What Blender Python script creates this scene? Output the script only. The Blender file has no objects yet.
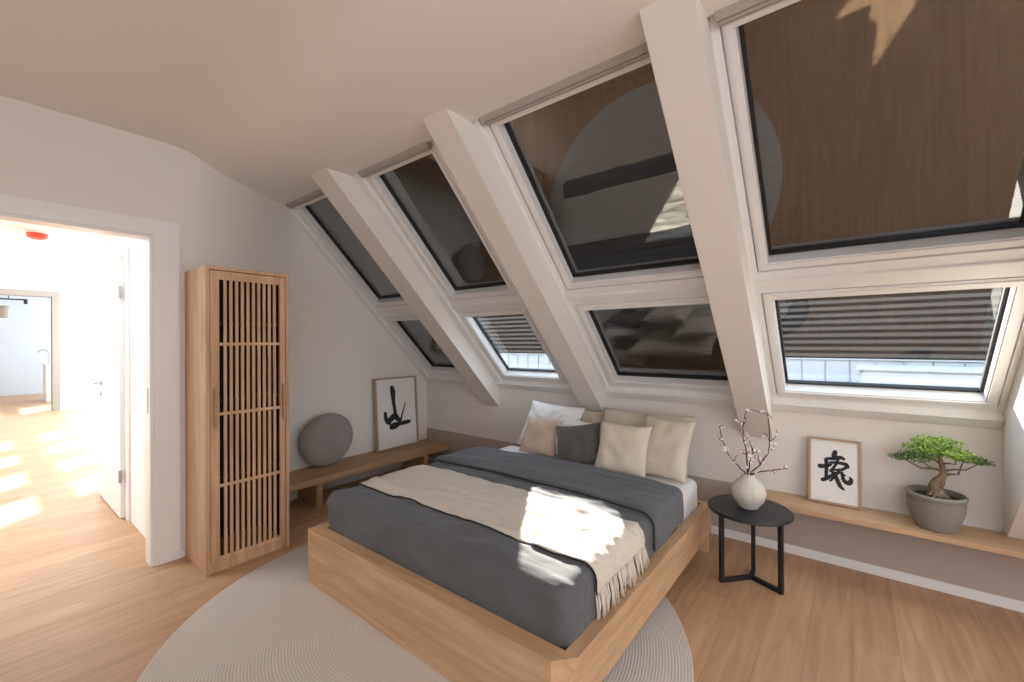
import bpy, bmesh, math, random
from mathutils import Vector, Matrix, noise
random.seed(7)
C = bpy.context.scene.collection
R = math.radians

# ------------------------------------------------------------------ materials
def new_mat(name):
    m = bpy.data.materials.new(name); m.use_nodes = True
    nt = m.node_tree; b = nt.nodes['Principled BSDF']
    return m, nt, b

def plain(name, col, rough=0.6, metal=0.0, bump=0.0, bscale=60, spec=0.5, var=0.0):
    m, nt, b = new_mat(name)
    b.inputs['Base Color'].default_value = (*col, 1)
    b.inputs['Roughness'].default_value = rough
    b.inputs['Metallic'].default_value = metal
    b.inputs['Specular IOR Level'].default_value = spec
    if bump or var:
        tc = nt.nodes.new('ShaderNodeTexCoord'); n = nt.nodes.new('ShaderNodeTexNoise')
        n.inputs['Scale'].default_value = bscale; n.inputs['Detail'].default_value = 4
        nt.links.new(tc.outputs['Object'], n.inputs['Vector'])
        if bump:
            bp = nt.nodes.new('ShaderNodeBump'); bp.inputs['Strength'].default_value = bump; bp.inputs['Distance'].default_value = 0.01
            nt.links.new(n.outputs['Fac'], bp.inputs['Height']); nt.links.new(bp.outputs['Normal'], b.inputs['Normal'])
        if var:
            r = nt.nodes.new('ShaderNodeValToRGB')
            r.color_ramp.elements[0].position = .3; r.color_ramp.elements[1].position = .7
            r.color_ramp.elements[0].color = (*[c*(1-var) for c in col], 1)
            r.color_ramp.elements[1].color = (*[min(1, c*(1+var)) for c in col], 1)
            nt.links.new(n.outputs['Fac'], r.inputs['Fac']); nt.links.new(r.outputs['Color'], b.inputs['Base Color'])
    return m

def wood(name, c1, c2, axis='Z', rough=0.5, scale=1.0):
    m, nt, b = new_mat(name)
    tc = nt.nodes.new('ShaderNodeTexCoord'); mp = nt.nodes.new('ShaderNodeMapping')
    s = {'X': (1.2, 14, 14), 'Y': (14, 1.2, 14), 'Z': (14, 14, 1.2)}[axis]
    mp.inputs['Scale'].default_value = [v*scale for v in s]
    n = nt.nodes.new('ShaderNodeTexNoise'); n.inputs['Scale'].default_value = 1.6; n.inputs['Detail'].default_value = 6; n.inputs['Distortion'].default_value = .6
    n2 = nt.nodes.new('ShaderNodeTexNoise'); n2.inputs['Scale'].default_value = 9; n2.inputs['Detail'].default_value = 3
    mx = nt.nodes.new('ShaderNodeMath'); mx.operation = 'MULTIPLY_ADD'; mx.inputs[1].default_value = .3
    r = nt.nodes.new('ShaderNodeValToRGB')
    r.color_ramp.elements[0].position = .42; r.color_ramp.elements[1].position = .85
    r.color_ramp.elements[0].color = (*c1, 1); r.color_ramp.elements[1].color = (*c2, 1)
    L = nt.links
    L.new(tc.outputs['Object'], mp.inputs['Vector']); L.new(mp.outputs['Vector'], n.inputs['Vector']); L.new(mp.outputs['Vector'], n2.inputs['Vector'])
    L.new(n2.outputs['Fac'], mx.inputs[0]); L.new(n.outputs['Fac'], mx.inputs[2]); L.new(mx.outputs[0], r.inputs['Fac'])
    L.new(r.outputs['Color'], b.inputs['Base Color'])
    b.inputs['Roughness'].default_value = rough
    bp = nt.nodes.new('ShaderNodeBump'); bp.inputs['Strength'].default_value = .08; bp.inputs['Distance'].default_value = .005
    L.new(n2.outputs['Fac'], bp.inputs['Height']); L.new(bp.outputs['Normal'], b.inputs['Normal'])
    return m

def floor_mat():
    m, nt, b = new_mat('oak_floor_boards'); L = nt.links
    tc = nt.nodes.new('ShaderNodeTexCoord'); mp = nt.nodes.new('ShaderNodeMapping')
    mp.inputs['Rotation'].default_value = (0, 0, R(90))
    br = nt.nodes.new('ShaderNodeTexBrick')
    br.offset = .37; br.inputs['Scale'].default_value = 1
    br.inputs['Brick Width'].default_value = 1.9; br.inputs['Row Height'].default_value = .17
    br.inputs['Mortar Size'].default_value = .0012; br.inputs['Mortar Smooth'].default_value = .1
    br.inputs['Color1'].default_value = (.475, .295, .170, 1); br.inputs['Color2'].default_value = (.545, .345, .205, 1)
    br.inputs['Mortar'].default_value = (.33, .20, .115, 1); br.inputs['Bias'].default_value = .1
    mp2 = nt.nodes.new('ShaderNodeMapping'); mp2.inputs['Scale'].default_value = (11, .9, 1)
    n = nt.nodes.new('ShaderNodeTexNoise'); n.inputs['Scale'].default_value = 2.5; n.inputs['Detail'].default_value = 7; n.inputs['Distortion'].default_value = .8
    r = nt.nodes.new('ShaderNodeValToRGB'); r.color_ramp.elements[0].position = .3; r.color_ramp.elements[1].position = .75
    r.color_ramp.elements[0].color = (.80, .76, .72, 1); r.color_ramp.elements[1].color = (1.08, 1.08, 1.08, 1)
    mx = nt.nodes.new('ShaderNodeMix'); mx.data_type = 'RGBA'; mx.blend_type = 'MULTIPLY'; mx.inputs['Factor'].default_value = 1
    L.new(tc.outputs['Object'], mp.inputs['Vector']); L.new(mp.outputs['Vector'], br.inputs['Vector'])
    L.new(tc.outputs['Object'], mp2.inputs['Vector']); L.new(mp2.outputs['Vector'], n.inputs['Vector']); L.new(n.outputs['Fac'], r.inputs['Fac'])
    L.new(br.outputs['Color'], mx.inputs[6]); L.new(r.outputs['Color'], mx.inputs[7]); L.new(mx.outputs[2], b.inputs['Base Color'])
    b.inputs['Roughness'].default_value = .42; b.inputs['Specular IOR Level'].default_value = .35
    return m

def rug_mat(cx, cy):
    m, nt, b = new_mat('braided_rug'); L = nt.links
    tc = nt.nodes.new('ShaderNodeTexCoord')
    ln = nt.nodes.new('ShaderNodeVectorMath'); ln.operation = 'LENGTH'
    L.new(tc.outputs['Object'], ln.inputs[0])
    mu = nt.nodes.new('ShaderNodeMath'); mu.operation = 'MULTIPLY'; mu.inputs[1].default_value = 2*math.pi/.013
    sn = nt.nodes.new('ShaderNodeMath'); sn.operation = 'SINE'
    L.new(ln.outputs['Value'], mu.inputs[0]); L.new(mu.outputs[0], sn.inputs[0])
    n = nt.nodes.new('ShaderNodeTexNoise'); n.inputs['Scale'].default_value = 90; L.new(tc.outputs['Object'], n.inputs['Vector'])
    ad = nt.nodes.new('ShaderNodeMath'); ad.operation = 'MULTIPLY_ADD'; ad.inputs[1].default_value = 1.6
    L.new(n.outputs['Fac'], ad.inputs[0]); L.new(sn.outputs[0], ad.inputs[2])
    r = nt.nodes.new('ShaderNodeValToRGB'); r.color_ramp.elements[0].position = 0; r.color_ramp.elements[1].position = .8
    r.color_ramp.elements[0].color = (.52, .465, .405, 1); r.color_ramp.elements[1].color = (.62, .56, .495, 1)
    L.new(ad.outputs[0], r.inputs['Fac']); L.new(r.outputs['Color'], b.inputs['Base Color'])
    bp = nt.nodes.new('ShaderNodeBump'); bp.inputs['Strength'].default_value = .3; bp.inputs['Distance'].default_value = .002
    L.new(ad.outputs[0], bp.inputs['Height']); L.new(bp.outputs['Normal'], b.inputs['Normal'])
    b.inputs['Roughness'].default_value = .95; b.inputs['Specular IOR Level'].default_value = .1
    return m

def glass_mat(name='window_glass', ior=1.7):
    m, nt, b = new_mat(name); L = nt.links; nt.nodes.remove(b)
    out = nt.nodes['Material Output']
    tr = nt.nodes.new('ShaderNodeBsdfTransparent'); tr.inputs['Color'].default_value = (.93, .95, .95, 1)
    gl = nt.nodes.new('ShaderNodeBsdfGlossy'); gl.inputs['Roughness'].default_value = 0.0; gl.inputs['Color'].default_value = (.95, .97, 1, 1)
    fr = nt.nodes.new('ShaderNodeFresnel'); ge = nt.nodes.new('ShaderNodeNewGeometry'); mi = nt.nodes.new('ShaderNodeMapRange')
    mi.inputs['To Min'].default_value = ior; mi.inputs['To Max'].default_value = 1/ior
    L.new(ge.outputs['Backfacing'], mi.inputs['Value']); L.new(mi.outputs['Result'], fr.inputs['IOR'])
    mx = nt.nodes.new('ShaderNodeMixShader')
    L.new(fr.outputs[0], mx.inputs[0]); L.new(tr.outputs[0], mx.inputs[1]); L.new(gl.outputs[0], mx.inputs[2]); L.new(mx.outputs[0], out.inputs[0])
    return m

def fabric(name, col, var=.06, bscale=500, bump=.25, rough=.9, sheen=.2):
    m, nt, b = new_mat(name); L = nt.links
    tc = nt.nodes.new('ShaderNodeTexCoord')
    n = nt.nodes.new('ShaderNodeTexNoise'); n.inputs['Scale'].default_value = bscale; n.inputs['Detail'].default_value = 2
    n2 = nt.nodes.new('ShaderNodeTexNoise'); n2.inputs['Scale'].default_value = 7; n2.inputs['Detail'].default_value = 3
    L.new(tc.outputs['Object'], n.inputs['Vector']); L.new(tc.outputs['Object'], n2.inputs['Vector'])
    r = nt.nodes.new('ShaderNodeValToRGB'); r.color_ramp.elements[0].position = .25; r.color_ramp.elements[1].position = .75
    r.color_ramp.elements[0].color = (*[c*(1-var) for c in col], 1); r.color_ramp.elements[1].color = (*[min(1, c*(1+var)) for c in col], 1)
    L.new(n2.outputs['Fac'], r.inputs['Fac']); L.new(r.outputs['Color'], b.inputs['Base Color'])
    bp = nt.nodes.new('ShaderNodeBump'); bp.inputs['Strength'].default_value = bump; bp.inputs['Distance'].default_value = .002
    L.new(n.outputs['Fac'], bp.inputs['Height']); L.new(bp.outputs['Normal'], b.inputs['Normal'])
    b.inputs['Roughness'].default_value = rough; b.inputs['Specular IOR Level'].default_value = .2
    b.inputs['Sheen Weight'].default_value = sheen
    return m

M = {}
M['wall'] = plain('warm_white_plaster', (.735, .685, .625), .9, spec=.2, bump=.02, bscale=40)
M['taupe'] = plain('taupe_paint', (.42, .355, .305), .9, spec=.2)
M['ceil'] = plain('ceiling_white', (.84, .81, .77), .9, spec=.2)
M['wall_cool'] = plain('white_plaster_hall', (.82, .82, .81), .9, spec=.2, bump=.02, bscale=40)
M['trim'] = plain('white_lacquer', (.78, .76, .73), .35)
M['winframe'] = plain('window_white_lacquer', (.80, .785, .76), .35)
M['floor'] = floor_mat()
M['glass'] = glass_mat(); M['glassd'] = glass_mat('coated_glass', 2.1)
M['gasket'] = plain('black_gasket', (.012, .012, .012), .5)
M['shutter'] = plain('dark_shutter', (.034, .030, .027), .8)
M['oakZ'] = wood('oak_vertical', (.42, .245, .125), (.60, .385, .23), 'Z')
M['oakX'] = wood('oak_lengthwise', (.43, .25, .127), (.61, .39, .23), 'X')
M['oakY'] = wood('oak_crosswise', (.43, .25, .127), (.61, .39, .23), 'Y')
M['walnY'] = wood('mid_oak_bench', (.34, .20, .105), (.49, .31, .175), 'Y')
M['walnX'] = wood('mid_oak_ledge', (.42, .26, .145), (.58, .38, .23), 'X')
M['inshade'] = plain('interior_shade', (.014, .008, .005), .9)  # near-black in place of the shade inside the wardrobe
M['shadeshelf'] = plain('shade_darkened_shelf', (.05, .028, .016), .8)  # shelves darkened so the gaps between slats look unlit
M['frameoak'] = plain('picture_frame_oak', (.40, .265, .165), .5)
M['black'] = plain('black_powder_coat', (.012, .012, .014), .45, bump=.02, bscale=300)
M['duvet'] = fabric('charcoal_linen', (.105, .104, .106), .08, sheen=.15)
M['duvet2'] = fabric('charcoal_linen_fold', (.105, .109, .115), .08, sheen=.15)
M['edge_line'] = plain('dark_edge_line', (.018, .018, .02), .9)
M['throw'] = fabric('cream_knit', (.64, .57, .47), .05, bscale=220, bump=.6)
M['sheet'] = fabric('white_sheet', (.78, .76, .73), .02)
M['pwhite'] = fabric('white_cotton', (.80, .77, .73), .03)
M['pbeige'] = fabric('beige_linen', (.56, .47, .375), .05)
M['psand'] = fabric('sand_linen', (.64, .56, .46), .04)
M['ptan'] = fabric('tan_linen', (.56, .43, .33), .05)
M['pgrey'] = fabric('dark_taupe_linen', (.115, .103, .092), .08)
M['pouf'] = fabric('grey_brown_wool', (.27, .24, .215), .1, bscale=260, bump=.8)
M['paper'] = plain('art_paper', (.74, .72, .68), .7)
M['ink'] = plain('black_ink', (.01, .01, .01), .6)
M['pot'] = plain('grey_stone_pot', (.23, .215, .18), .85, bump=.25, bscale=120, var=.1)
M['vase'] = plain('cream_ceramic', (.58, .54, .46), .45, bump=.15, bscale=40, var=.06)
M['soil'] = plain('dark_soil', (.03, .02, .014), 1, bump=1, bscale=90)
M['bark'] = plain('bonsai_bark', (.24, .17, .11), .95, bump=.9, bscale=70, var=.35)
M['leaf'] = plain('bonsai_leaf_sunlit', (.32, .48, .10), .6, var=.35, bscale=25)  # green brightened to carry the sun on the crown
M['leafshade'] = plain('bonsai_leaf_shaded', (.12, .20, .06), .6, var=.35, bscale=25)  # darker copy, shade under the crown put into the colour
M['twig'] = plain('plum_twig', (.05, .025, .028), .8)
M['blossom'] = plain('pink_blossom', (.80, .66, .65), .7, var=.25, bscale=60)
M['steel'] = plain('brushed_steel', (.45, .45, .46), .3, metal=1)
M['red'] = plain('red_cap', (.75, .09, .05), .5)
M['doorw'] = plain('white_door', (.80, .80, .80), .4)
M['greige'] = plain('greige_frame', (.27, .245, .21), .6)
M['bluew'] = plain('pale_blue_wall', (.60, .68, .76), .9)
M['slatdark'] = plain('dark_facade', (.026, .020, .016), .8)
M['slatlight'] = plain('brown_facade_slat', (.085, .067, .054), .7)
M['zinc'] = plain('pale_roof_sheet', (.36, .375, .40), .5)
M['extwhite'] = plain('white_render', (.50, .51, .525), .8)
M['lampglow'] = plain('lamp_glow', (1, 1, 1), .5)
_b = M['lampglow'].node_tree.nodes['Principled BSDF']; _b.inputs['Emission Color'].default_value = (1, .95, .88, 1); _b.inputs['Emission Strength'].default_value = 3

# ------------------------------------------------------------------ mesh helpers
class MB:
    def __init__(s): s.bm = bmesh.new()
    def box(s, x0, x1, y0, y1, z0, z1, bev=0.0, seg=2):
        t = bmesh.new()
        bmesh.ops.create_cube(t, size=1)
        for v in t.verts:
            v.co = Vector(((x0+x1)/2+v.co.x*(x1-x0), (y0+y1)/2+v.co.y*(y1-y0), (z0+z1)/2+v.co.z*(z1-z0)))
        if bev: bmesh.ops.bevel(t, geom=t.edges[:], offset=bev, segments=seg, affect='EDGES', clamp_overlap=True)
        s.merge(t); return s
    def merge(s, t):
        me = bpy.data.meshes.new('_'); t.to_mesh(me); t.free(); s.bm.from_mesh(me); bpy.data.meshes.remove(me)
    def poly(s, vs, fs):
        b = [s.bm.verts.new(v) for v in vs]
        for f in fs:
            try: s.bm.faces.new([b[i] for i in f])
            except ValueError: pass
        return s
    def prism(s, pts, d):   # pts: planar loop, extruded by vector d
        n = len(pts); d = Vector(d); pts = [Vector(p) for p in pts]
        s.poly([*pts, *[p+d for p in pts]], [list(range(n))[::-1], list(range(n, 2*n))] + [[i, (i+1) % n, n+(i+1) % n, n+i] for i in range(n)])
        return s
    def tube(s, pts, rad, n=8, caps=True):
        pts = [Vector(p) for p in pts]
        if not isinstance(rad, (list, tuple)): rad = [rad]*len(pts)
        rings = []; prev = None
        for i, p in enumerate(pts):
            d = (pts[min(i+1, len(pts)-1)]-pts[max(i-1, 0)]).normalized()
            a = prev if prev is not None else (Vector((0, 0, 1)) if abs(d.z) < .9 else Vector((1, 0, 0)))
            u = (a-d*a.dot(d)).normalized(); w = d.cross(u); prev = u
            rings.append([s.bm.verts.new(p+(u*math.cos(2*math.pi*k/n)+w*math.sin(2*math.pi*k/n))*rad[i]) for k in range(n)])
        for i in range(len(rings)-1):
            for k in range(n): s.bm.faces.new([rings[i][k], rings[i][(k+1) % n], rings[i+1][(k+1) % n], rings[i+1][k]])
        if caps: s.bm.faces.new(rings[0][::-1]); s.bm.faces.new(rings[-1])
        return s
    def lathe(s, prof, c=(0, 0, 0), n=40, wob=None, cap=True):
        c = Vector(c); rings = []
        for r, z in prof:
            rings.append([s.bm.verts.new(c+Vector((math.cos(2*math.pi*k/n)*r*(1+(wob(k/n, z) if wob else 0)), math.sin(2*math.pi*k/n)*r*(1+(wob(k/n, z) if wob else 0)), z))) for k in range(n)])
        for i in range(len(rings)-1):
            for k in range(n): s.bm.faces.new([rings[i][k], rings[i][(k+1) % n], rings[i+1][(k+1) % n], rings[i+1][k]])
        if cap: s.bm.faces.new(rings[0][::-1]); s.bm.faces.new(rings[-1])
        return s
    def obj(s, name, mat, parent=None, smooth=False, local=False):
        bm = s.bm; bmesh.ops.recalc_face_normals(bm, faces=bm.faces[:])
        if parent is not None and not local:
            M_ = parent.matrix_basis.copy(); q = parent.parent
            while q: M_ = q.matrix_basis @ M_; q = q.parent
            bm.transform(M_.inverted())
        me = bpy.data.meshes.new(name); bm.to_mesh(me); bm.free()
        if smooth:
            for p in me.polygons: p.use_smooth = True
        for m in (mat if isinstance(mat, list) else [mat]): me.materials.append(m)
        o = bpy.data.objects.new(name, me); C.objects.link(o)
        if parent is not None: o.parent = parent
        return o

def tag(o, label, cat, group=None, kind=None):
    o['label'] = label; o['category'] = cat
    if group: o['group'] = group
    if kind: o['kind'] = kind
    return o
def thing(name, label, cat, loc=(0, 0, 0), group=None, mat=None):
    o = bpy.data.objects.new(name, None); C.objects.link(o)
    o.matrix_basis = mat if mat is not None else Matrix.Translation(loc)
    o.empty_display_size = .1
    return tag(o, label, cat, group)
def struct(o, label=None, cat=None):
    o['kind'] = 'structure'
    if label: o['label'] = label
    if cat: o['category'] = cat
    return o
def smooth_by_angle(o, ang=40):
    for p in o.data.polygons: p.use_smooth = True
    bm = bmesh.new(); bm.from_mesh(o.data)
    for e in bm.edges:
        if len(e.link_faces) == 2 and e.calc_face_angle(0) > R(ang): e.smooth = False
    bm.to_mesh(o.data); bm.free()
    return o

# ------------------------------------------------------------------ camera
cam_d = bpy.data.cameras.new('camera'); cam = bpy.data.objects.new('camera', cam_d); C.objects.link(cam)
yaw, pit, rol = R(38.369), R(.1187), R(-.2893)
r0 = Vector((math.cos(yaw), math.sin(yaw), 0)); f0 = Vector((-math.sin(yaw), math.cos(yaw), 0)); u0 = Vector((0, 0, 1))
f1 = f0*math.cos(pit)+u0*math.sin(pit); u1 = u0*math.cos(pit)-f0*math.sin(pit)
r2 = r0*math.cos(rol)+u1*math.sin(rol); u2 = u1*math.cos(rol)-r0*math.sin(rol)
mt = Matrix((r2, u2, -f1)).transposed().to_4x4(); mt.translation = Vector((0, 0, 1.43))
cam.matrix_world = mt
cam_d.sensor_width = 36; cam_d.lens = 36*427.33/1024; cam_d.clip_start = .05; cam_d.clip_end = 200
bpy.context.scene.camera = cam

# ------------------------------------------------------------------ roof frame
S = R(45.5)
NV = Vector((0, math.sin(S), math.cos(S))); TV = Vector((0, math.cos(S), -math.sin(S)))
O = Vector((0, 1.780, 2.6506))
ROOF = Matrix(((1, 0, 0, 0), (0, TV.y, NV.y, O.y), (0, TV.z, NV.z, O.z), (0, 0, 0, 1)))
def rp(x, v, w): return O+Vector((x, 0, 0))+TV*v+NV*w
XG, YK, XR = -4.03, 3.42, .635           # gable, knee wall, right beam side
XD = -3.52                                # door wall face
ZS = 2.660                                # low soffit
DEL = -.1635

# room shell -------------------------------------------------------
struct(MB().box(-20, 3.6, -2.6, 4.2, -.12, 0).obj('floor', M['floor']), 'light oak plank floor running through room and hall', 'floor')
# knee wall
struct(MB().box(XG-.1, 3.4, YK, YK+.16, 0, .985).obj('wall_knee', M['wall']), 'low white knee wall under the roof windows', 'wall')
struct(MB().box(-4.01, 3.2, YK-.014, YK, 0, .056, .003).obj('baseboard_knee', M['trim']), 'white baseboard along the foot of the knee wall', 'baseboard')
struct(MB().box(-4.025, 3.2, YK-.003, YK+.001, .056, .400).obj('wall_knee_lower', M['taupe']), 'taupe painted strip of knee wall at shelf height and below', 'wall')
# gable wall (one piece with roof-line top)
def gable(x0, x1, y0, y1):
    pts = [(x0, y0, 0), (x0, y1, 0), (x0, y1, 1.25), (x0, 1.9, 2.80), (x0, y0, 2.80)]
    return pts
YG = 2.0      # the gable curves softly back from the door wall to its own plane
curve = []
for i in range(25):
    t = i/24; e = t*t*(3-2*t); curve.append((XD+(XG-XD)*e, .8862+(YG-.8862)*t))
gm = MB().prism([(XG, YG, 0), (XG, 3.6, 0), (XG, 3.6, 1.05), (XG, YG, 2.69)], (-.15, 0, 0))
gm.prism([(x, y, 0) for x, y in curve]+[(XG-.15, YG, 0), (XG-.15, .8862, 0)], (0, 0, 2.95))
go = struct(smooth_by_angle(gm.obj('wall_gable', M['wall']), 25), 'white gable wall behind the bench and round cushion', 'wall')
# door wall : thick block with the doorway opening y -.22...72, z 0..2.127
m = MB()
m.box(XG-.15, XD, .872, .886, 0, 2.95); m.box(XD-.1, XD, .86, .872, 0, 2.95)
m.box(XD-.1, XD, -2.2, -.36, 0, 2.95)
m.box(XD-.1, XD, .72, .86, 0, 2.95)
m.box(XD-.1, XD, -.36, -.22, 0, 2.95)
m.box(XD-.1, XD, -.22, .72, 2.127, 2.95)
struct(m.obj('wall_door', M['wall']), 'white wall with the open doorway to the bright hall', 'wall')
# casing
m = MB()
m.box(XD, XD+.016, .722, .86, 0, 2.225, .002)
m.box(XD, XD+.016, -.36, -.222, 0, 2.225, .002)
m.box(XD, XD+.0155, -.222, .722, 2.129, 2.225, .002)
m.box(XD-.12, XD+.004, .706, .722, 0, 2.129, .002)
m.box(XD-.12, XD+.004, -.222, -.206, 0, 2.129, .002)
m.box(XD-.12, XD+.004, -.206, .706, 2.112, 2.129, .002)
casing = struct(m.obj('door_1', M['trim']), 'white door casing around the doorway to the hall', 'door frame')
MB().box(XD-.07, XD-.035, .704, .7065, .98, 1.14, .001).obj('strike_plate', M['steel'], casing)
struct(MB().box(XD, XD+.012, .862, .884, 0, .056, .002).obj('baseboard_door_side', M['trim']), 'short white baseboard between door casing and wardrobe', 'baseboard')
# unseen walls behind and beside the camera, openings added for fill light
struct(MB().box(3.2, 3.35, -2.3, -1.7, 0, 2.95).box(3.2, 3.35, 1.7, 3.6, 0, 2.95).box(3.2, 3.35, -1.7, 1.7, 0, .85).box(3.2, 3.35, -1.7, 1.7, 2.6, 2.95).obj('wall_right', M['wall']), 'white wall beside the camera, opening added for fill light', 'wall')
m = MB()
m.box(-3.62, -1.9, -2.35, -2.2, 0, 2.95); m.box(2.3, 3.35, -2.35, -2.2, 0, 2.95)
m.box(-1.9, 2.3, -2.35, -2.2, 0, .5); m.box(-1.9, 2.3, -2.35, -2.2, 2.4, 2.95); m.box(-1.9, .28, -2.35, -2.2, .5, 2.4)
struct(m.obj('wall_back', M['wall']), 'white wall behind the camera, opening added for fill light', 'wall')
# ceilings
m = MB()
m.box(XG-.15, 3.35, -2.35, .62, 2.75, 2.95)
m.prism([(XG-.15, .62, 2.75), (XG-.15, .76, 2.7485), (XG-.15, .85, 2.743), (XG-.15, .93, 2.73), (XG-.15, .99, 2.712), (XG-.15, 1.125, ZS), (XG-.15, 1.735, ZS), (XG-.15, 1.735, 2.95), (XG-.15, .62, 2.95)], (3.35-XG+.15, 0, 0))
struct(smooth_by_angle(m.obj('ceiling', M['ceil']), 35), 'white ceiling with a lower soffit above the roof windows', 'ceiling')

# roof slope : slab pieces (under beams, right of the windows), local frame
BE = [(XG, -3.10), (-2.88, -1.845), (-1.658, -.61), (-.4215, XR)]        # beam-to-beam bays
GL = [(-3.86, -3.2), (-2.72, -2.09), (-1.527, -.675), (-.331, .549)]    # glass
slab = bpy.data.objects.new('ceiling_slope', None); C.objects.link(slab); slab.matrix_basis = ROOF; struct(slab, 'sloping white roof surface between the windows', 'ceiling')
m = MB()
for a, b in ((XG-.15, XG), (-3.10, -2.88), (-1.845, -1.658), (-.61, -.4215), (XR, 3.35)):
    m.box(a, b, -.25, 2.45, 0.0, .13)
m.obj('slope_panels', M['wall'], slab, local=True)
vb = 2.34
# beams --------------------------------------------------------------
def beam(n, a, b, d, label):
    # prism from ceiling to knee wall, lower end cut by the wall, upper end by the ceiling
    def yz(w, y=None, z=None):
        if y is not None: v = (y-O.y-NV.y*w)/TV.y
        else: v = (z-O.z-NV.z*w)/TV.z
        p = rp(a, v, w); return (a, p.y, p.z)
    zt = 2.79 if False else ZS+.001
    pts = [yz(d, z=ZS+.0), yz(d, y=YK-.001), (a, YK-.001, .99), yz(.0, y=YK-.001), yz(.0, z=ZS)]
    if d < -.3: pts = [yz(d, z=ZS), yz(d, z=.402), (a, YK-.001, .402), yz(.0, y=YK-.001), yz(.0, z=ZS)]
    else: pts = [yz(d, z=ZS), yz(d, y=YK-.001), yz(.0, y=YK-.001), yz(.0, z=ZS)]
    o = MB().prism(pts, (b-a, 0, 0)).obj('trim_%d' % n, M['wall'])
    return struct(o, label, 'roof beam')
beam(1, -3.10, -2.88, DEL, 'white sloping roof beam nearest the gable wall, leftmost in the photo')
beam(2, -1.845, -1.658, DEL, 'white sloping roof beam between second and third window columns')
beam(3, -.61, -.4215, DEL, 'white sloping roof beam ending above the side table')
beam(4, XR, XR+.32, -.46, 'deep white sloping roof beam at the right edge above the shelf')

# windows --------------------------------------------------------------
def ring(m, x0, x1, v0, v1, t, w0, w1, bev=.004, tb=None, tt=None):
    tb = tb or t; tt = tt or t
    # four mitred bars
    def bar(pts):
        m.prism([(p[0], p[1], w0) for p in pts], (0, 0, w1-w0))
    bar([(x0, v0), (x0+t, v0+tt), (x0+t, v1-tb), (x0, v1)])
    bar([(x1, v0), (x1, v1), (x1-t, v1-tb), (x1-t, v0+tt)])
    bar([(x0, v0), (x1, v0), (x1-t, v0+tt), (x0+t, v0+tt)])
    bar([(x0, v1), (x0+t, v1-tb), (x1-t, v1-tb), (x1, v1)])
COLN = ['far left', 'second', 'third', 'rightmost']
k = 0
for ci, ((xa, xb), (ga, gb)) in enumerate(zip(BE, GL)):
    for lower in (0, 1):
        k += 1
        clear = lower and ci in (1, 3)
        w = bpy.data.objects.new('window_%d' % k, None); C.objects.link(w); w.matrix_basis = ROOF
        lab = ['tall upper roof window', 'small lower roof window'][lower] + ' of the ' + COLN[ci] + ' window column, ' + ('clear glass with a white parapet outside' if clear else 'closed dark shutter behind the glass')
        struct(w, lab, 'roof window')
        v0, v1 = ((.0146, 1.141), (1.419, 2.179))[lower]
        f0_, f1_ = ((-.06, 1.285), (1.285, 2.36))[lower]
        s0, s1 = ((v0-.02, v1+.062), (v0-.055, v1+.058))[lower]
        sl, sr = ga-.055, gb+.055
        sr = min(sr, xb-.012)
        m = MB()
        # fixed frame: fills bay between beams, around sash
        for (a, b, c, d) in ((xa, sl-.006, f0_, f1_), (sr+.006, xb, f0_, f1_), (sl-.006, sr+.006, s1+.006, f1_), (sl-.006, sr+.006, f0_, s0-.006)):
            if b-a > .001 and d-c > .001:
                m.box(a, b, c, d, .012 if not lower else .02, .115)
        # inner step of the frame
        if sl-.03 > xa: m.box(xa, sl-.035, f0_, f1_, -.012, .02, .003)
        if lower: m.box(xa, xb, 2.275, f1_, -.03, .03, .006)
        else: m.box(xa, xb, 1.262, 1.30, .0, .03, .004)
        m.obj('frame', M['winframe'], w, local=True)
        m = MB(); ring(m, sl, sr, s0, s1, .047, .018, .104); ring(m, sl+.012, sr-.012, s0+.012, s1-.012, .028, .008, .03)
        m.obj('sash', M['winframe'], w, local=True)
        m = MB(); ring(m, ga-.008, gb+.008, v0-.008, v1+.008, .014, .076, .098); m.obj('gasket', M['gasket'], w, local=True)
        m = MB(); m.box(ga, gb, v0, v1, .090, .094); m.obj('glass', M['glass'] if clear else M['glassd'], w, local=True)
        if not clear:
            m = MB(); m.box(ga-.05, gb+.05, v0-.05, v1+.05, .150, .162)
            for j in range(int((v1-v0)/.045)): m.box(ga-.04, gb+.04, v0+j*.045, v0+j*.045+.0435, .146, .152, .001)
            ring(m, ga-.05, gb+.05, v0-.05, v1+.05, .038, .1045, .150)
            m.obj('shutter', M['shutter'], w, local=True)
        if not lower:
            m = MB(); m.box(sl-.01, sr-.005, -.050, -.010, -.034, .070, .003); m.box(sl-.005, sr-.010, -.008, .006, -.028, .074, .003)
            m.box(sl+.0, sr-.015, .007, .013, -.010, .074, .001)
            m.obj('blind_cassette', M['greige'] if False else plain('cassette_%d' % k, (.40, .365, .325), .5), w, local=True)
        if lower and ci == 3:
            MB().box(.08, .16, v0+.004, v0+.02, .078, .09, .003).obj('ventilation_tab', M['winframe'], w, local=True)

# outer roof skin keeps daylight out (above the bays, below sills)
m = MB()
for xa, xb in BE:
    m.box(xa, xb, -.30, -.06, .0, .13); m.box(xa, xb, 2.36, 2.50, -.0, .13)
struct(m.obj('slope_fill', M['wall'], slab, local=True))

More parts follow.
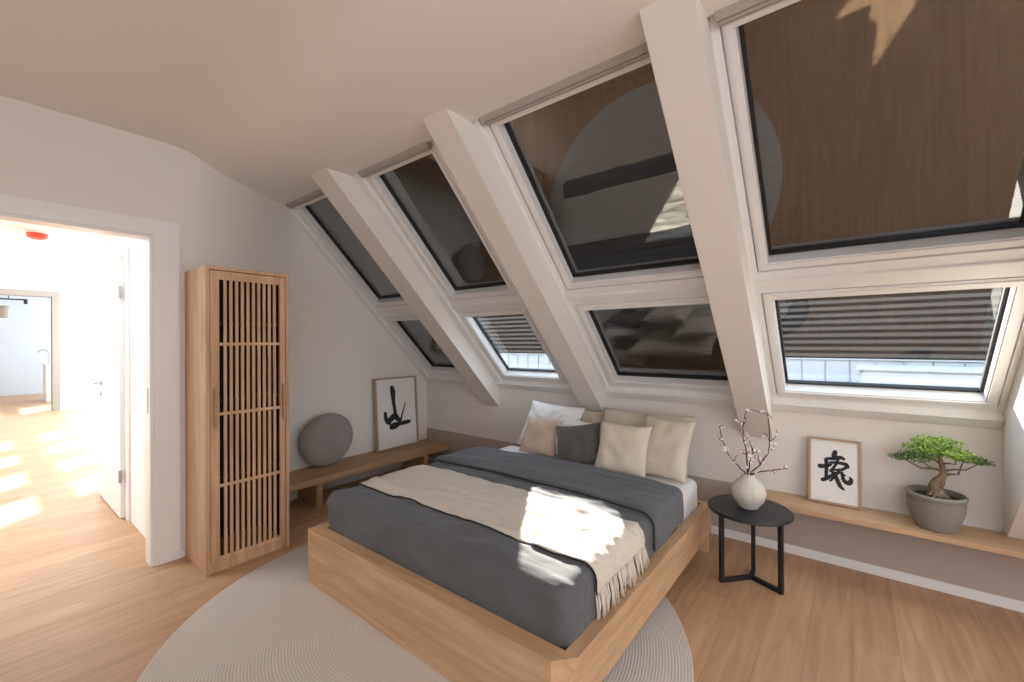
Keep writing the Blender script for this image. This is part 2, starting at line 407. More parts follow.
# ------------------------------------------------------------------ hall beyond the door
m = MB()
m.box(-5.69, XD-.1, .79, .872, 0, 2.62)                       # wall on the right of the passage
m.box(-5.69, -5.6, .872, 3.4, 0, 3.3)
struct(m.obj('wall_hall_side', M['wall_cool']), 'white wall beside the open door in the hall', 'wall')
struct(MB().box(-6.5, XD-.1, -2.3, .872, 2.5, 2.62).obj('ceiling_hall', M['wall_cool']), 'white hall ceiling with a red capped detector', 'ceiling')
m = MB(); m.box(-20, -6.5, -2.3, 4.2, 3.2, 3.32); m.box(-6.6, -6.5, -2.3, 4.2, 2.5, 3.3)
struct(m.obj('ceiling_far', M['wall_cool']), 'high white ceiling of the far bright room', 'ceiling')
m = MB()   # far wall with a wide opening
m.box(-13.6, -13.4, 1.16, 4.2, 0, 3.3); m.box(-13.6, -13.4, -2.3, 1.16, 2.53, 3.3); m.box(-13.6, -13.4, -2.3, -1.2, 0, 2.53)
struct(m.obj('wall_far', M['wall_cool']), 'white far wall with a wide opening', 'wall')
m = MB(); m.box(-13.62, -13.36, 1.06, 1.18, 0, 2.56, .004); m.box(-13.62, -13.36, -1.22, 1.06, 2.44, 2.56, .004); m.box(-13.62, -13.36, -1.3, -1.2, 0, 2.56, .004)
struct(m.obj('door_3', M['greige']), 'greige casing of the wide opening at the end of the hall', 'door frame')
struct(MB().box(-18.7, -18.5, -2.3, 4.2, 0, 3.3).obj('wall_end', M['bluew']), 'pale blue wall at the very end of the view', 'wall')
struct(MB().box(-20, -3.5, -2.45, -2.3, 0, 3.3).obj('wall_hall_near', M['wall_cool']), 'white wall on the near side of the hall', 'wall')
m = MB()   # window wall of the far room: sun comes in here
y0, y1 = 3.4, 3.55
m.box(-20, -5.6, y0, y1, 0, .95)
m.box(-20, -5.6, y0, y1, 2.2, 3.3)
xs = [-20, -17.5, -15.5, -14.9, -13.3, -12.9, -11.9, -11.5, -10.7, -10.3, -9.5, -9.1, -8.3, -5.6]
for i in range(0, len(xs)-1, 2): m.box(xs[i], xs[i+1], y0, y1, .95, 2.2)
m.box(-20, -5.6, y0+.03, y1-.03, 1.48, 1.58)
struct(m.obj('wall_hall_windows', M['wall_cool']), 'window wall of the far bright room', 'wall')
# open door leaf
dt = thing('open_door', 'white panel door standing open in the hall, seen past the doorway', 'door', (-4.66, .765, 0))
MB().box(-5.56, -4.66, .745, .785, .008, 2.165, .003).obj('door_panel', M['doorw'], dt)
m = MB(); m.tube([(-5.47, .745, 1.07), (-5.47, .70, 1.07)], .009, 10); m.tube([(-5.47, .70, 1.07), (-5.36, .698, 1.07)], .009, 10); m.lathe([(.024, 0), (.024, .008)], (0, 0, 0), 16)
m2 = MB(); m2.tube([(-5.47, .745, 1.07), (-5.47, .70, 1.07), (-5.46, .697, 1.07), (-5.35, .697, 1.07)], .010, 10)
m2.tube([(-5.47, .746, 1.07), (-5.47, .738, 1.07)], .026, 16)
m.bm.free()
hd = m2.obj('door_handle', M['steel'], dt, smooth=False); hd['label'] = 'steel lever handle'
MB().tube([(-5.47, .746, .97), (-5.47, .736, .97)], .022, 14).tube([(-5.47, .738, .97), (-5.47, .72, .95), (-5.47, .72, .90)], .005, 6).obj('lock', M['steel'], dt)
for z in (.35, 1.85): MB().tube([(-4.655, .742, z-.05), (-4.655, .742, z+.05)], .011, 10).obj('hinge', M['steel'], dt)
# partition jamb the door hangs on
struct(MB().box(-4.66, -4.54, .775, .79, 0, 2.2, .002).obj('door_2', M['trim']), 'white jamb of the open hall door', 'door frame')
# smoke detector & downlight
sd = thing('smoke_detector', 'red capped smoke detector on the hall ceiling', 'smoke detector', (-6.05, .385, 2.44))
MB().lathe([(.04, 0), (.066, .012), (.07, .03), (.07, .055)], (-6.05, .385, 2.43), 24).obj('detector_body', M['red'], sd, smooth=False)
MB().lathe([(.08, 0), (.08, .018)], (-6.05, .385, 2.482), 24).obj('base_plate', M['doorw'], sd)
dl = thing('downlight', 'small round ceiling spotlight glowing in the hall ceiling', 'light', (-5.45, .36, 2.49))
MB().lathe([(.05, 0), (.05, .012)], (-5.45, .36, 2.488), 24).obj('lamp_disc', M['lampglow'], dl)
MB().lathe([(.052, 0), (.066, 0), (.066, .012), (.052, .012)], (-5.45, .36, 2.487), 24, cap=False).obj('trim_ring', M['steel'], dl)
# far kitchen block, tap, pendant
kb = thing('kitchen_counter', 'white counter block far beyond the opening in the end room', 'counter', (-16.0, 1.35, 0))
MB().box(-16.4, -15.6, 1.13, 1.9, 0, .92, .01).obj('cabinet_body', M['doorw'], kb); MB().box(-16.42, -15.58, 1.10, 1.92, .92, .95, .004).obj('worktop', M['doorw'], kb)
tag(MB().tube([(-15.9, 1.2, .951), (-15.9, 1.2, 1.22), (-15.9, 1.16, 1.28), (-15.9, 1.06, 1.28), (-15.9, 1.02, 1.22)], .016, 8).obj('tap', M['steel']), 'steel tap on the far white counter', 'tap')
pl = thing('pendant_lamp', 'pale drum pendant lamp hanging in the far end room', 'pendant lamp', (-14.6, .33, 2.1))
MB().lathe([(.13, 0), (.15, .26)], (-14.6, .36, 2.02), 24, cap=False).obj('lamp_shade', M['greige'], pl); MB().tube([(-14.6, .36, 2.28), (-14.6, .36, 3.2)], .006, 6).obj('cord', M['black'], pl)
tag(MB().box(-14.62, -14.58, .3, .78, 2.42, 2.45, .004).tube([(-14.6, .75, 2.42), (-14.6, .75, 2.34)], .03, 8).tube([(-14.6, .5, 2.44), (-14.6, .5, 3.2)], .008, 6).obj('ceiling_spot_bar', M['black']), 'thin dark spotlight bar under the ceiling of the far end room', 'light')

# ------------------------------------------------------------------ outside
fa = bpy.data.objects.new('exterior_facade', None); C.objects.link(fa); struct(fa, 'dark neighbouring facade clad in horizontal brown slats', 'building')
MB().box(-16, 9, 8.45, 9.2, .9, 3.3).obj('facade_wall', M['slatdark'], fa)
m = MB()
z = 1.17
while z < 3.25:
    m.box(-16, 9, 8.36, 8.44, z, z+.054, .006); z += .104
m.obj('slat_cladding', M['slatlight'], fa)
te = bpy.data.objects.new('exterior_roof', None); C.objects.link(te); struct(te, 'white boarded parapet and pale roof terrace outside the clear windows', 'roof')
MB().box(-16, 9, 3.75, 8.45, .45, .60).obj('roof_sheet', M['zinc'], te)
m = MB(); m.box(-16, 9, 8.22, 8.30, .60, 1.13, .004)
x = -15.9
while x < 8.9: m.box(x, x+.285, 8.195, 8.222, .60, 1.12, .006); x += .30
m.box(-16, 9, 8.17, 8.33, 1.13, 1.15, .005)
m.obj('parapet_boards', M['extwhite'], te)
MB().box(.09, 3.6, 6.6, 7.2, .60, 1.07, .02).box(.05, 3.64, 6.56, 7.24, 1.07, 1.11, .01).obj('parapet_block', M['extwhite'], te)
# ------------------------------------------------------------------ shelf along the knee wall
tag(MB().box(-.60, 1.9, 3.14, YK-.0015, .372, .40, .003).obj('wall_shelf', M['walnX']), 'oak shelf board fixed along the knee wall behind the side table', 'shelf')
# ------------------------------------------------------------------ bench on the gable side
ZB = .265
bn = thing('bench', 'low oak bench along the gable wall beside the slatted wardrobe', 'bench', (-3.8, 2.3, 0))
MB().prism([(-3.60, 1.392, ZB-.055), (-3.60, 3.414, ZB-.055), (-4.027, 3.414, ZB-.055), *[(x+.016, y, ZB-.055) for x, y in curve[::-1] if y > 1.40], (-3.70, 1.392, ZB-.055)], (0, 0, .055)).obj('seat', M['walnY'], bn)
for y in (1.85, 3.04): MB().box(-3.98, -3.63, y, y+.055, 0, ZB-.056, .003).obj('leg', M['walnY'], bn)
# ------------------------------------------------------------------ wardrobe
W0, W1, WX, WT = .888, 1.385, -3.10, 1.912
wd = thing('wardrobe', 'tall narrow oak wardrobe with vertical slatted door beside the doorway', 'wardrobe', (-3.5, 1.14, 0))
m = MB()
xb_ = -3.508
m.box(xb_, WX, W0, W0+.022, 0, WT, .002); m.box(xb_, WX, W1-.022, W1, 0, WT, .002)
m.box(xb_, WX, W0+.022, W1-.022, WT-.022, WT, .002); m.box(xb_, WX-.012, W0+.022, W1-.022, .0, .06, .002)
m.box(xb_, xb_+.012, W0+.022, W1-.022, .06, WT-.022)
m.obj('body', M['oakZ'], wd)
MB().box(xb_+.012, xb_+.02, W0+.023, W1-.023, .062, WT-.024).box(xb_+.02, WX-.06, W0+.023, W0+.028, .062, WT-.024).box(xb_+.02, WX-.06, W1-.028, W1-.023, .062, WT-.024).obj('shade_lining', M['inshade'], wd)
for z in (.55, 1.05, 1.55): MB().box(xb_+.03, WX-.09, W0+.029, W1-.029, z, z+.02, .002).obj('shelf', M['shadeshelf'], wd)
dy0, dy1, dz0, dz1 = W0+.025, W1-.025, .064, WT-.026
gy0, gy1, gz0, gz1 = .963, 1.325, .095, 1.832
m = MB()
xo = WX-.004
m.box(xo-.022, xo, dy0, gy0, dz0, dz1, .002); m.box(xo-.022, xo, gy1, dy1, dz0, dz1, .002)
m.box(xo-.022, xo-.0003, gy0, gy1, dz0, gz0, .001); m.box(xo-.022, xo-.0003, gy0, gy1, gz1, dz1, .001)
dr = m.obj('door', M['oakZ'], wd)
n = 11; pitch = (gy1-gy0)/(n)
m = MB()
for i in range(n-0):
    yc = gy0+pitch*(i+1)-.0
    if i < n-1: m.box(xo-.014, xo-.002, yc-.0088, yc+.0088, gz0, gz1, .001)
m.obj('slat_lattice', M['oakZ'], dr)
for z in (.535, .985, 1.425): MB().box(xo-.020, xo-.0015, gy0, gy1, z-.009, z+.009, .001).obj('cross_rail', M['oakY'], dr)
for yy in (.936, 1.344):
    h = MB().box(xo+.010, xo+.026, yy-.008, yy+.008, .90, 1.15, .003).box(xo-.001, xo+.012, yy-.006, yy+.006, .92, .94).box(xo-.001, xo+.012, yy-.006, yy+.006, 1.11, 1.13).obj('handle', M['walnY'], dr)
    h['label'] = 'darker wooden bar pull'
# ------------------------------------------------------------------ rug
rg = MB(); rc = (-1.745, 1.535); rr = 1.27
rg.lathe([(rr-.004, 0.0005), (rr, .004), (rr-.003, .009), (rr-.02, .011), (.01, .011)], (0, 0, 0), 128)
rug = rg.obj('round_rug', rug_mat(*rc), smooth=False); rug.location = (*rc, 0); smooth_by_angle(rug)
tag(rug, 'large round beige braided rug under the bed', 'rug')
# ------------------------------------------------------------------ bed
BX0, BX1, BY0, BY1 = -2.54, -.752, 1.24, 3.135
bed = thing('bed', 'low oak platform bed on the round rug', 'bed', (-1.65, 2.2, 0))
FZ = .325
ch = .055
def raised(m): return m
MB().prism([(BX0+.0005, BY0, .0125), (BX1-ch*1.2, BY0, .0125), (BX1-.02, BY0+.05, .0125), (BX1-.055, BY0+.075, .0125), (BX0+.0005, BY0+.0745, .0125)], (0, 0, FZ-.0125)).obj('footboard', M['oakX'], bed)
m = MB(); m.prism([(BX1-.02, BY0+.05, .125), (BX1, BY0+.075, .125), (BX1, BY1, .125), (BX1-.053, BY1, .125), (BX1-.053, BY0+.075, .125)], (0, 0, FZ-.125))
m.obj('side_rail', M['oakY'], bed)
MB().box(BX0, BX0+.073, BY0+.075, BY1, .125, FZ, .003).obj('side_rail', M['oakY'], bed)
MB().box(BX0+.073, BX1-.053, BY1-.05, BY1, .125, FZ, .003).obj('head_rail', M['oakX'], bed)
for x in (BX0+.03, BX1-.16): MB().box(x, x+.15, BY1-.06, BY1-.01, 0.0, .124, .003).obj('leg', M['oakZ'], bed)
MB().box(BX0+.074, BX1-.074, BY0+.076, BY1-.051, .20, .235).obj('slat_base', M['oakX'], bed)

def soft_box(x0, x1, y0, y1, z0, z1, r, step=.02, disp=None, bottom=True, back=True):
    bm = bmesh.new()
    nx, ny, nz = (max(2, int((b-a)/step)) for a, b in ((x0, x1), (y0, y1), (z0, z1)))
    lo = Vector((x0, y0, z0)); hi = Vector((x1, y1, z1)); rr_ = Vector((r, r, min(r, (z1-z0)/2-.001)))
    cache = {}
    def P(p):
        key = tuple(round(c, 5) for c in p)
        if key in cache: return cache[key]
        p = Vector(p); q = Vector([min(max(p[i], lo[i]+rr_[i]), hi[i]-rr_[i]) for i in range(3)])
        d = p-q
        if d.length > 1e-7:
            nrm = Vector([d[i]/rr_[i] for i in range(3)])
            nrm.normalize(); p2 = q+Vector([nrm[i]*rr_[i] for i in range(3)])
        else: nrm = d; p2 = p
        if disp:
            nn = nrm if nrm.length > 0 else Vector((0, 0, 1)); p2 = p2+disp(p2, nn)
        v = bm.verts.new(p2); cache[key] = v; return v
    def face(o, a, b, na, nb):
        for i in range(na):
            for j in range(nb):
                q = [P(o+a*(i/na)+b*(j/nb)), P(o+a*((i+1)/na)+b*(j/nb)), P(o+a*((i+1)/na)+b*((j+1)/nb)), P(o+a*(i/na)+b*((j+1)/nb))]
                if len(set(q)) == 4:
                    try: bm.faces.new(q)
                    except ValueError: pass
    X = Vector((x1-x0, 0, 0)); Y = Vector((0, y1-y0, 0)); Z = Vector((0, 0, z1-z0))
    face(lo+Z, X, Y, nx, ny)
    if bottom: face(lo.copy(), X, Y, nx, ny)
    face(lo.copy(), X, Z, nx, nz)
    if back: face(lo+Y, X, Z, nx, nz)
    face(lo.copy(), Y, Z, ny, nz); face(lo+X, Y, Z, ny, nz)
    m = MB(); m.bm.free(); m.bm = bm; return m

def nz_(p, s, seed=0): return noise.noise(Vector((p.x*s+seed, p.y*s+seed*1.3, p.z*s)))
mat_ = soft_box(-2.455, -.815, 1.345, 3.075, .242, .492, .045, .03, lambda p, n: n*(.004*nz_(p, 6)))
mo = mat_.obj('mattress', M['sheet'], None, smooth=True)
tag(mo, 'white sheeted mattress in the oak bed frame', 'mattress')

def duvet_disp(p, n):
    crease = abs(nz_(Vector((p.x*.6+p.y*.9, p.y*2.2-p.x*.8, p.z*1.5)), 3.1, 4)); c2 = abs(nz_(Vector((p.x*.5-p.y*.3, p.y*1.6+p.x*.5, p.z*2)), 7.5, 14))
    d = .010*nz_(p, 5, 2)+.020*(.3-crease)*(1 if n.z > .3 else .8)+.012*max(0, .22-c2)*2.2+.004*nz_(Vector((p.x*.5, p.y*3, p.z)), 12, 9)
    v = n*d
    if p.z < .345: v = v*max(0, (p.z-.30)/.045); v.y += .004; v.x += -.006 if p.x > -1.6 else .021
    return v
dv = thing('duvet', 'charcoal linen duvet covering the bed with a folded back end', 'duvet', (-1.64, 2.0, .53))
soft_box(-2.485, -.803, 1.318, 2.62, .245, .53, .055, .014, duvet_disp, bottom=False, back=False).obj('cover', M['duvet'], dv, smooth=True)
def fold_disp(p, n): return n*(.012*nz_(p, 4.5, 20)+.012*(.5-abs(nz_(Vector((p.x*.5, p.y*2.2, p.z)), 4, 23)))) + Vector((0, .035*math.sin((p.x+2.4)*2.3)+.02*nz_(p, 2, 5), 0))*(1 if n.y > -.2 or True else 0)
soft_box(-2.50, -.79, 2.175, 2.70, .33, .553, .045, .014, fold_disp, bottom=False).obj('turned_back_fold', M['duvet2'], dv, smooth=True)
def path_over(y, off, zl, zr, x0=-2.485, x1=-.803, zt=.53, r=.055, n=10, yfun=None):
    pts = []
    xl, xr, zt = x0-off, x1+off, zt+off; r = r+off
    if zl < zt-r: pts.append((xl, zl))
    pts += [(xl, zt-r-(zt-r-zl)*(1-i/4)) for i in range(1, 4)]
    pts += [(xl+r-r*math.cos(math.pi/2*i/n), zt-r+r*math.sin(math.pi/2*i/n)) for i in range(n+1)]
    k_ = 60
    pts += [(xl+r+(xr-xl-2*r)*i/k_, zt) for i in range(1, k_)]
    pts += [(xr-r+r*math.sin(math.pi/2*i/n), zt-r+r*math.cos(math.pi/2*i/n)) for i in range(n+1)]
    pts += [(xr, zt-r-(zt-r-zr)*i/4) for i in range(1, 5)]
    return [Vector((x, y, z)) for x, z in pts]
# dark line along the front of the fold
pp = [p+fold_disp(p, Vector((0, 0, .0)))+Vector((0, .004, .004)) for p in path_over(2.172, .014, .36, .36)]
def on_fold(p):
    q = Vector(p); return q
MB().tube([Vector((p.x, p.y, p.z-.004)) for p in pp], .0055, 6).obj('edge_line', M['edge_line'], dv)

# throw
th = thing('throw_blanket', 'cream knitted throw with fringe laid across the charcoal duvet', 'blanket', (-1.6, 1.8, .57))
def strip(y0, y1, zl, zr, off, ny, thick):
    bm = bmesh.new(); rows = []
    for j in range(ny+1):
        t = j/ny; y = y0+(y1-y0)*t
        P = path_over(y, off, zl, zr)
        row = []
        for i, p in enumerate(P):
            c = Vector((-1.647, y, .42)); n = Vector((max(-1, min(1, (p.x-c.x)/.82))**9, 0, 1 if p.z > .5 else 0)); n = n.normalized() if n.length > .01 else Vector((0, 0, 1))
            if p.z < .5: n = Vector((1 if p.x > c.x else -1, 0, 0))
            q = p+duvet_disp(p, n)*1.0+n*(.004*abs(nz_(p, 14, 3))+.003*math.sin(y*70+nz_(p, 3, 1)*3)*.6)
            q.y += .012*nz_(Vector((p.x, 0, 0)), 2.3, 6)+.02*max(0, (p.x+1.0))*(-1)
            row.append(q)
        rows.append(row)
    def sheet(dz):
        return [[bm.verts.new(Vector(p)-Vector((0, 0, dz if p.z > .5 else 0))-Vector((dz*(1 if p.x > -1.6 else -1) if p.z <= .5 else 0, 0, 0))) for p in r_] for r_ in rows]
    A = sheet(0); B = sheet(thick)
    nr, nc = len(A), len(A[0])
    for i in range(nr-1):
        for j in range(nc-1):
            bm.faces.new([A[i][j], A[i+1][j], A[i+1][j+1], A[i][j+1]]); bm.faces.new([B[i][j], B[i][j+1], B[i+1][j+1], B[i+1][j]])
    for j in range(nc-1):
        bm.faces.new([A[0][j], A[0][j+1], B[0][j+1], B[0][j]]); bm.faces.new([A[-1][j], B[-1][j], B[-1][j+1], A[-1][j+1]])
    for i in range(nr-1):
        bm.faces.new([A[i][0], B[i][0], B[i+1][0], A[i+1][0]]); bm.faces.new([A[i][-1], A[i+1][-1], B[i+1][-1], B[i][-1]])
    m = MB(); m.bm.free(); m.bm = bm; return m, rows
m, rows = strip(1.53, 2.05, .40, .435, .010, 40, .004)
m.obj('knitted_cloth', M['throw'], th, smooth=True)
m = MB()
for k_ in range(58):
    t = (k_+.5)/58; j = t*40; a = rows[int(j)][-1]
    y = a.y+random.uniform(-.004, .004); dx = random.uniform(0, .022); L_ = random.uniform(.085, .115)
    m.tube([(a.x-.004, y, a.z+.004), (a.x+.004+dx*.4, y+random.uniform(-.006, .006), a.z-L_*.5), (a.x+.002+dx, y+random.uniform(-.012, .008), max(.332, a.z-L_))], [.0042, .0045, .003], 5)
m.obj('fringe', M['throw'], th, smooth=True)
MB().tube([Vector((p.x, p.y-.004, p.z-.005)) for p in rows[0]], .0035, 6).obj('edge_strip', M['edge_line'], th)  # dark tube following the front edge of the throw
th.children[-1]['label'] = 'thin dark line along the front edge'

# pillows
def pillow(name, label, mat, c, w, h, t, lean, yawd=0, roll=0, group=None, crease=0.0, seed=0):
    n = 26; bm = bmesh.new(); side = []
    for sgn in (1, -1):
        g = []
        for i in range(n+1):
            row = []
            for j in range(n+1):
                u = -1+2*i/n; v = -1+2*j/n
                if sgn == -1 and (i in (0, n) or j in (0, n)): row.append(side[0][i][j]); continue
                e = (1-abs(u)**3.2)*(1-abs(v)**3.2); th_ = t/2*max(0, e)**.55
                pu = u*(1-.075*(1-abs(v)**2)*abs(u)**3); pv = v*(1-.075*(1-abs(u)**2)*abs(v)**3)
                x = pu*w/2; z = pv*h/2
                s_ = Vector((x*5+seed, z*5, sgn))
                d = th_*(1+.15*noise.noise(s_)) + (.008+crease)*noise.noise(Vector((x*13+seed, z*13+seed, sgn*3)))*min(1, e*3)
                row.append(bm.verts.new(Vector((x, -sgn*d, z+h/2))))
            g.append(row)
        side.append(g)
        for i in range(n):
            for j in range(n):
                f = [g[i][j], g[i+1][j], g[i+1][j+1], g[i][j+1]]
                bm.faces.new(f if sgn == 1 else f[::-1])
    # piping-like seam handled by the pinched edge; transform
    M_ = Matrix.Translation(c) @ Matrix.Rotation(R(yawd), 4, 'Z') @ Matrix.Rotation(R(-lean), 4, 'X') @ Matrix.Rotation(R(roll), 4, 'Y')
    m = MB(); m.bm.free(); m.bm = bm
    o = m.obj(name, mat, None, smooth=True, local=True); o.matrix_basis = M_
    return tag(o, label, 'pillow', group)
ZM = .497
pillow('pillow', 'large white pillow at the back left corner of the bed', M['pwhite'], (-2.07, 3.02, ZM+.008), .58, .43, .13, 30, -3, 2, crease=.014, seed=1)
pillow('pillow', 'crumpled beige pillow at the back, mostly hidden between the white and the wide pale one', M['pbeige'], (-1.62, 3.10, ZM+.008), .44, .40, .06, 30, 4, -3, crease=.016, seed=2)
pillow('pillow', 'wide pale beige pillow leaning at the back right of the bed', M['psand'], (-1.225, 3.00, ZM+.008), .72, .44, .12, 29, 0, 0, crease=.005, seed=3)
pillow('pillow', 'pale beige pillow nearest the bed right edge, in front of the wide one', M['psand'], (-1.02, 2.87, ZM+.008), .36, .43, .10, 26, -4, 1, crease=.005, seed=4)
pillow('cushion', 'small tan cushion in front of the white pillow', M['ptan'], (-2.02, 2.86, ZM+.008), .36, .32, .11, 28, 0, 0, crease=.005, seed=5)
pillow('cushion', 'small white cushion behind the dark taupe one, one corner showing', M['pwhite'], (-1.77, 2.89, ZM+.008), .36, .34, .09, 28, -4, 6, crease=.008, seed=6)
pillow('cushion', 'square dark taupe cushion in the middle of the pillows', M['pgrey'], (-1.60, 2.81, ZM+.006), .37, .32, .11, 26, 6, -11, crease=.005, seed=7)
pillow('cushion', 'square pale beige cushion standing right of the dark one', M['psand'], (-1.265, 2.775, ZM+.01), .375, .365, .10, 24, 4, 1, crease=.005, seed=8)

# ------------------------------------------------------------------ side table
TX, TY, TZ = -.472, 2.83, .45
tb = thing('side_table', 'small black round side table between bed and shelf', 'side table', (TX, TY, 0))
o = MB().lathe([(.215, 0), (.222, .004), (.222, .016), (.219, .02)], (TX, TY, TZ-.02), 72).obj('table_top', M['black'], tb); smooth_by_angle(o)
feet = [(-.613, 2.75), (-.304, 2.826), (-.478, 3.01)]
hub = (-.474, 2.905)
for fx, fy in feet:
    a = math.atan2(hub[1]-fy, hub[0]-fx); hw = .011; dxx, dyy = -math.sin(a)*hw, math.cos(a)*hw; ex, ey = math.cos(a)*hw*2, math.sin(a)*hw*2
    MB().prism([(fx+dxx, fy+dyy, 0), (fx-dxx, fy-dyy, 0), (fx-dxx+ex, fy-dyy+ey, 0), (fx+dxx+ex, fy+dyy+ey, 0)], (0, 0, TZ-.0205)).obj('leg', M['black'], tb)
    MB().prism([(fx+dxx+ex, fy+dyy+ey, .0), (fx-dxx+ex, fy-dyy+ey, .0), (hub[0]-dxx, hub[1]-dyy, .0), (hub[0]+dxx, hub[1]+dyy, .0)], (0, 0, .022)).obj('base_bar', M['black'], tb)
MB().lathe([(.016, 0), (.016, .023)], (hub[0], hub[1], 0), 16).obj('hub', M['black'], tb)
# vase
VC = (-.476, 2.835, TZ)
vs = thing('vase', 'round cream ceramic vase on the black side table', 'vase', VC)
def wob(t, z): return .012*math.sin(t*2*math.pi*9+z*40)
prof = [(.045, 0), (.052, .004), (.055, .012), (.078, .04), (.090, .07), (.094, .095), (.086, .125), (.066, .152), (.045, .170), (.036, .180), (.035, .192), (.039, .199), (.034, .199), (.030, .188), (.035, .17), (.06, .14), (.07, .1), (.05, .03), (.005, .02)]
o = MB().lathe(prof, VC, 48, wob).obj('vase_body', M['vase'], vs, smooth=True)
# blossom branches
def branch(label, pts, subs, seed):
    rnd = random.Random(seed)
    P = [Vector((VC[0]+a, VC[1]+b, VC[2]+c)) for a, b, c in pts]
    root = thing('blossom_branch', label, 'blossom branch', P[0], 'pink blossom branches in the vase')
    m = MB()
    # refine
    Q = []
    for i in range(len(P)-1):
        for t in (0, .33, .66):
            p = P[i].lerp(P[i+1], t)+Vector((rnd.uniform(-1, 1), rnd.uniform(-1, 1), 0))*.003*(1 if i+t > 0 else 0); Q.append(p)
    Q.append(P[-1])
    m.tube(Q, [.0044*(1-.55*i/len(Q)) for i in range(len(Q))], 6)
    tips = Q[3:]
    for (i, d) in subs:
        b = P[i]; e = b+Vector(d); mid = b.lerp(e, .5)+Vector((rnd.uniform(-1, 1), rnd.uniform(-1, 1), rnd.uniform(-1, 1)))*.008
        m.tube([b, mid, e], [.0028, .0022, .0016], 5); tips += [mid, e, b.lerp(e, .78), b.lerp(e, .3)]
    m.obj('twig', M['twig'], root, smooth=True)
    m = MB()
    for p in tips:
        for _ in range(rnd.choice((0, 1, 1, 2))):
            c = p+Vector((rnd.uniform(-1, 1), rnd.uniform(-1, 1), rnd.uniform(-1, 1)))*.011
            ax = Vector((rnd.uniform(-1, 1), rnd.uniform(-1.4, .3), rnd.uniform(-.6, 1))).normalized(); u = ax.orthogonal().normalized(); w = ax.cross(u); s_ = rnd.uniform(.0065, .0095)
            for k_ in range(5):
                an = 2*math.pi*k_/5; d = u*math.cos(an)+w*math.sin(an); e = ax.cross(d)
                m.poly([c, c+d*s_*.7+e*s_*.5+ax*s_*.35, c+d*s_*1.25+ax*s_*.55, c+d*s_*.7-e*s_*.5+ax*s_*.35], [[0, 1, 2, 3]])
    o = m.obj('blossoms', M['blossom'], root); o['kind'] = 'stuff'
branch('blossom branch arching to the far left out of the vase', [(0, 0, .15), (-.02, 0, .205), (-.075, .01, .25), (-.12, .01, .31), (-.135, .0, .37), (-.155, .0, .46)], [(3, (-.012, 0, .05)), (4, (-.03, -.01, .03)), (5, (.035, .0, .0)), (2, (.02, -.01, .05))], 1)
branch('tall upright blossom branch left of the middle in the vase', [(0, 0, .15), (-.005, 0, .21), (-.01, .02, .30), (-.025, .02, .38), (-.03, .02, .47), (-.01, .02, .565)], [(2, (-.05, 0, .03)), (3, (.025, 0, .05)), (4, (-.03, 0, .04)), (4, (.02, -.01, .06)), (2, (.03, 0, .04))], 2)
branch('tall blossom branch curving up on the right of the vase', [(0, 0, .15), (.02, 0, .21), (.06, .01, .26), (.10, .01, .33), (.11, .01, .40), (.10, .01, .56)], [(3, (.035, -.01, .06)), (4, (-.03, 0, .05)), (4, (.04, .0, .06)), (5, (-.09, 0, .015)), (5, (.02, 0, -.03)), (2, (-.01, 0, .06))], 3)
branch('low blossom branch reaching out sideways to the right of the vase', [(0, 0, .15), (.02, -.01, .20), (.065, -.02, .225), (.12, -.03, .245), (.165, -.03, .262), (.20, -.03, .27)], [(3, (.02, 0, -.018)), (4, (.02, 0, .025))], 4)
branch('short blossom sprig in the centre of the vase', [(0, 0, .15), (.0, -.01, .20), (.012, -.02, .27), (.03, -.02, .33), (.01, -.02, .40)], [(2, (.03, 0, .045)), (3, (.02, 0, .02)), (3, (-.02, 0, .05))], 5)

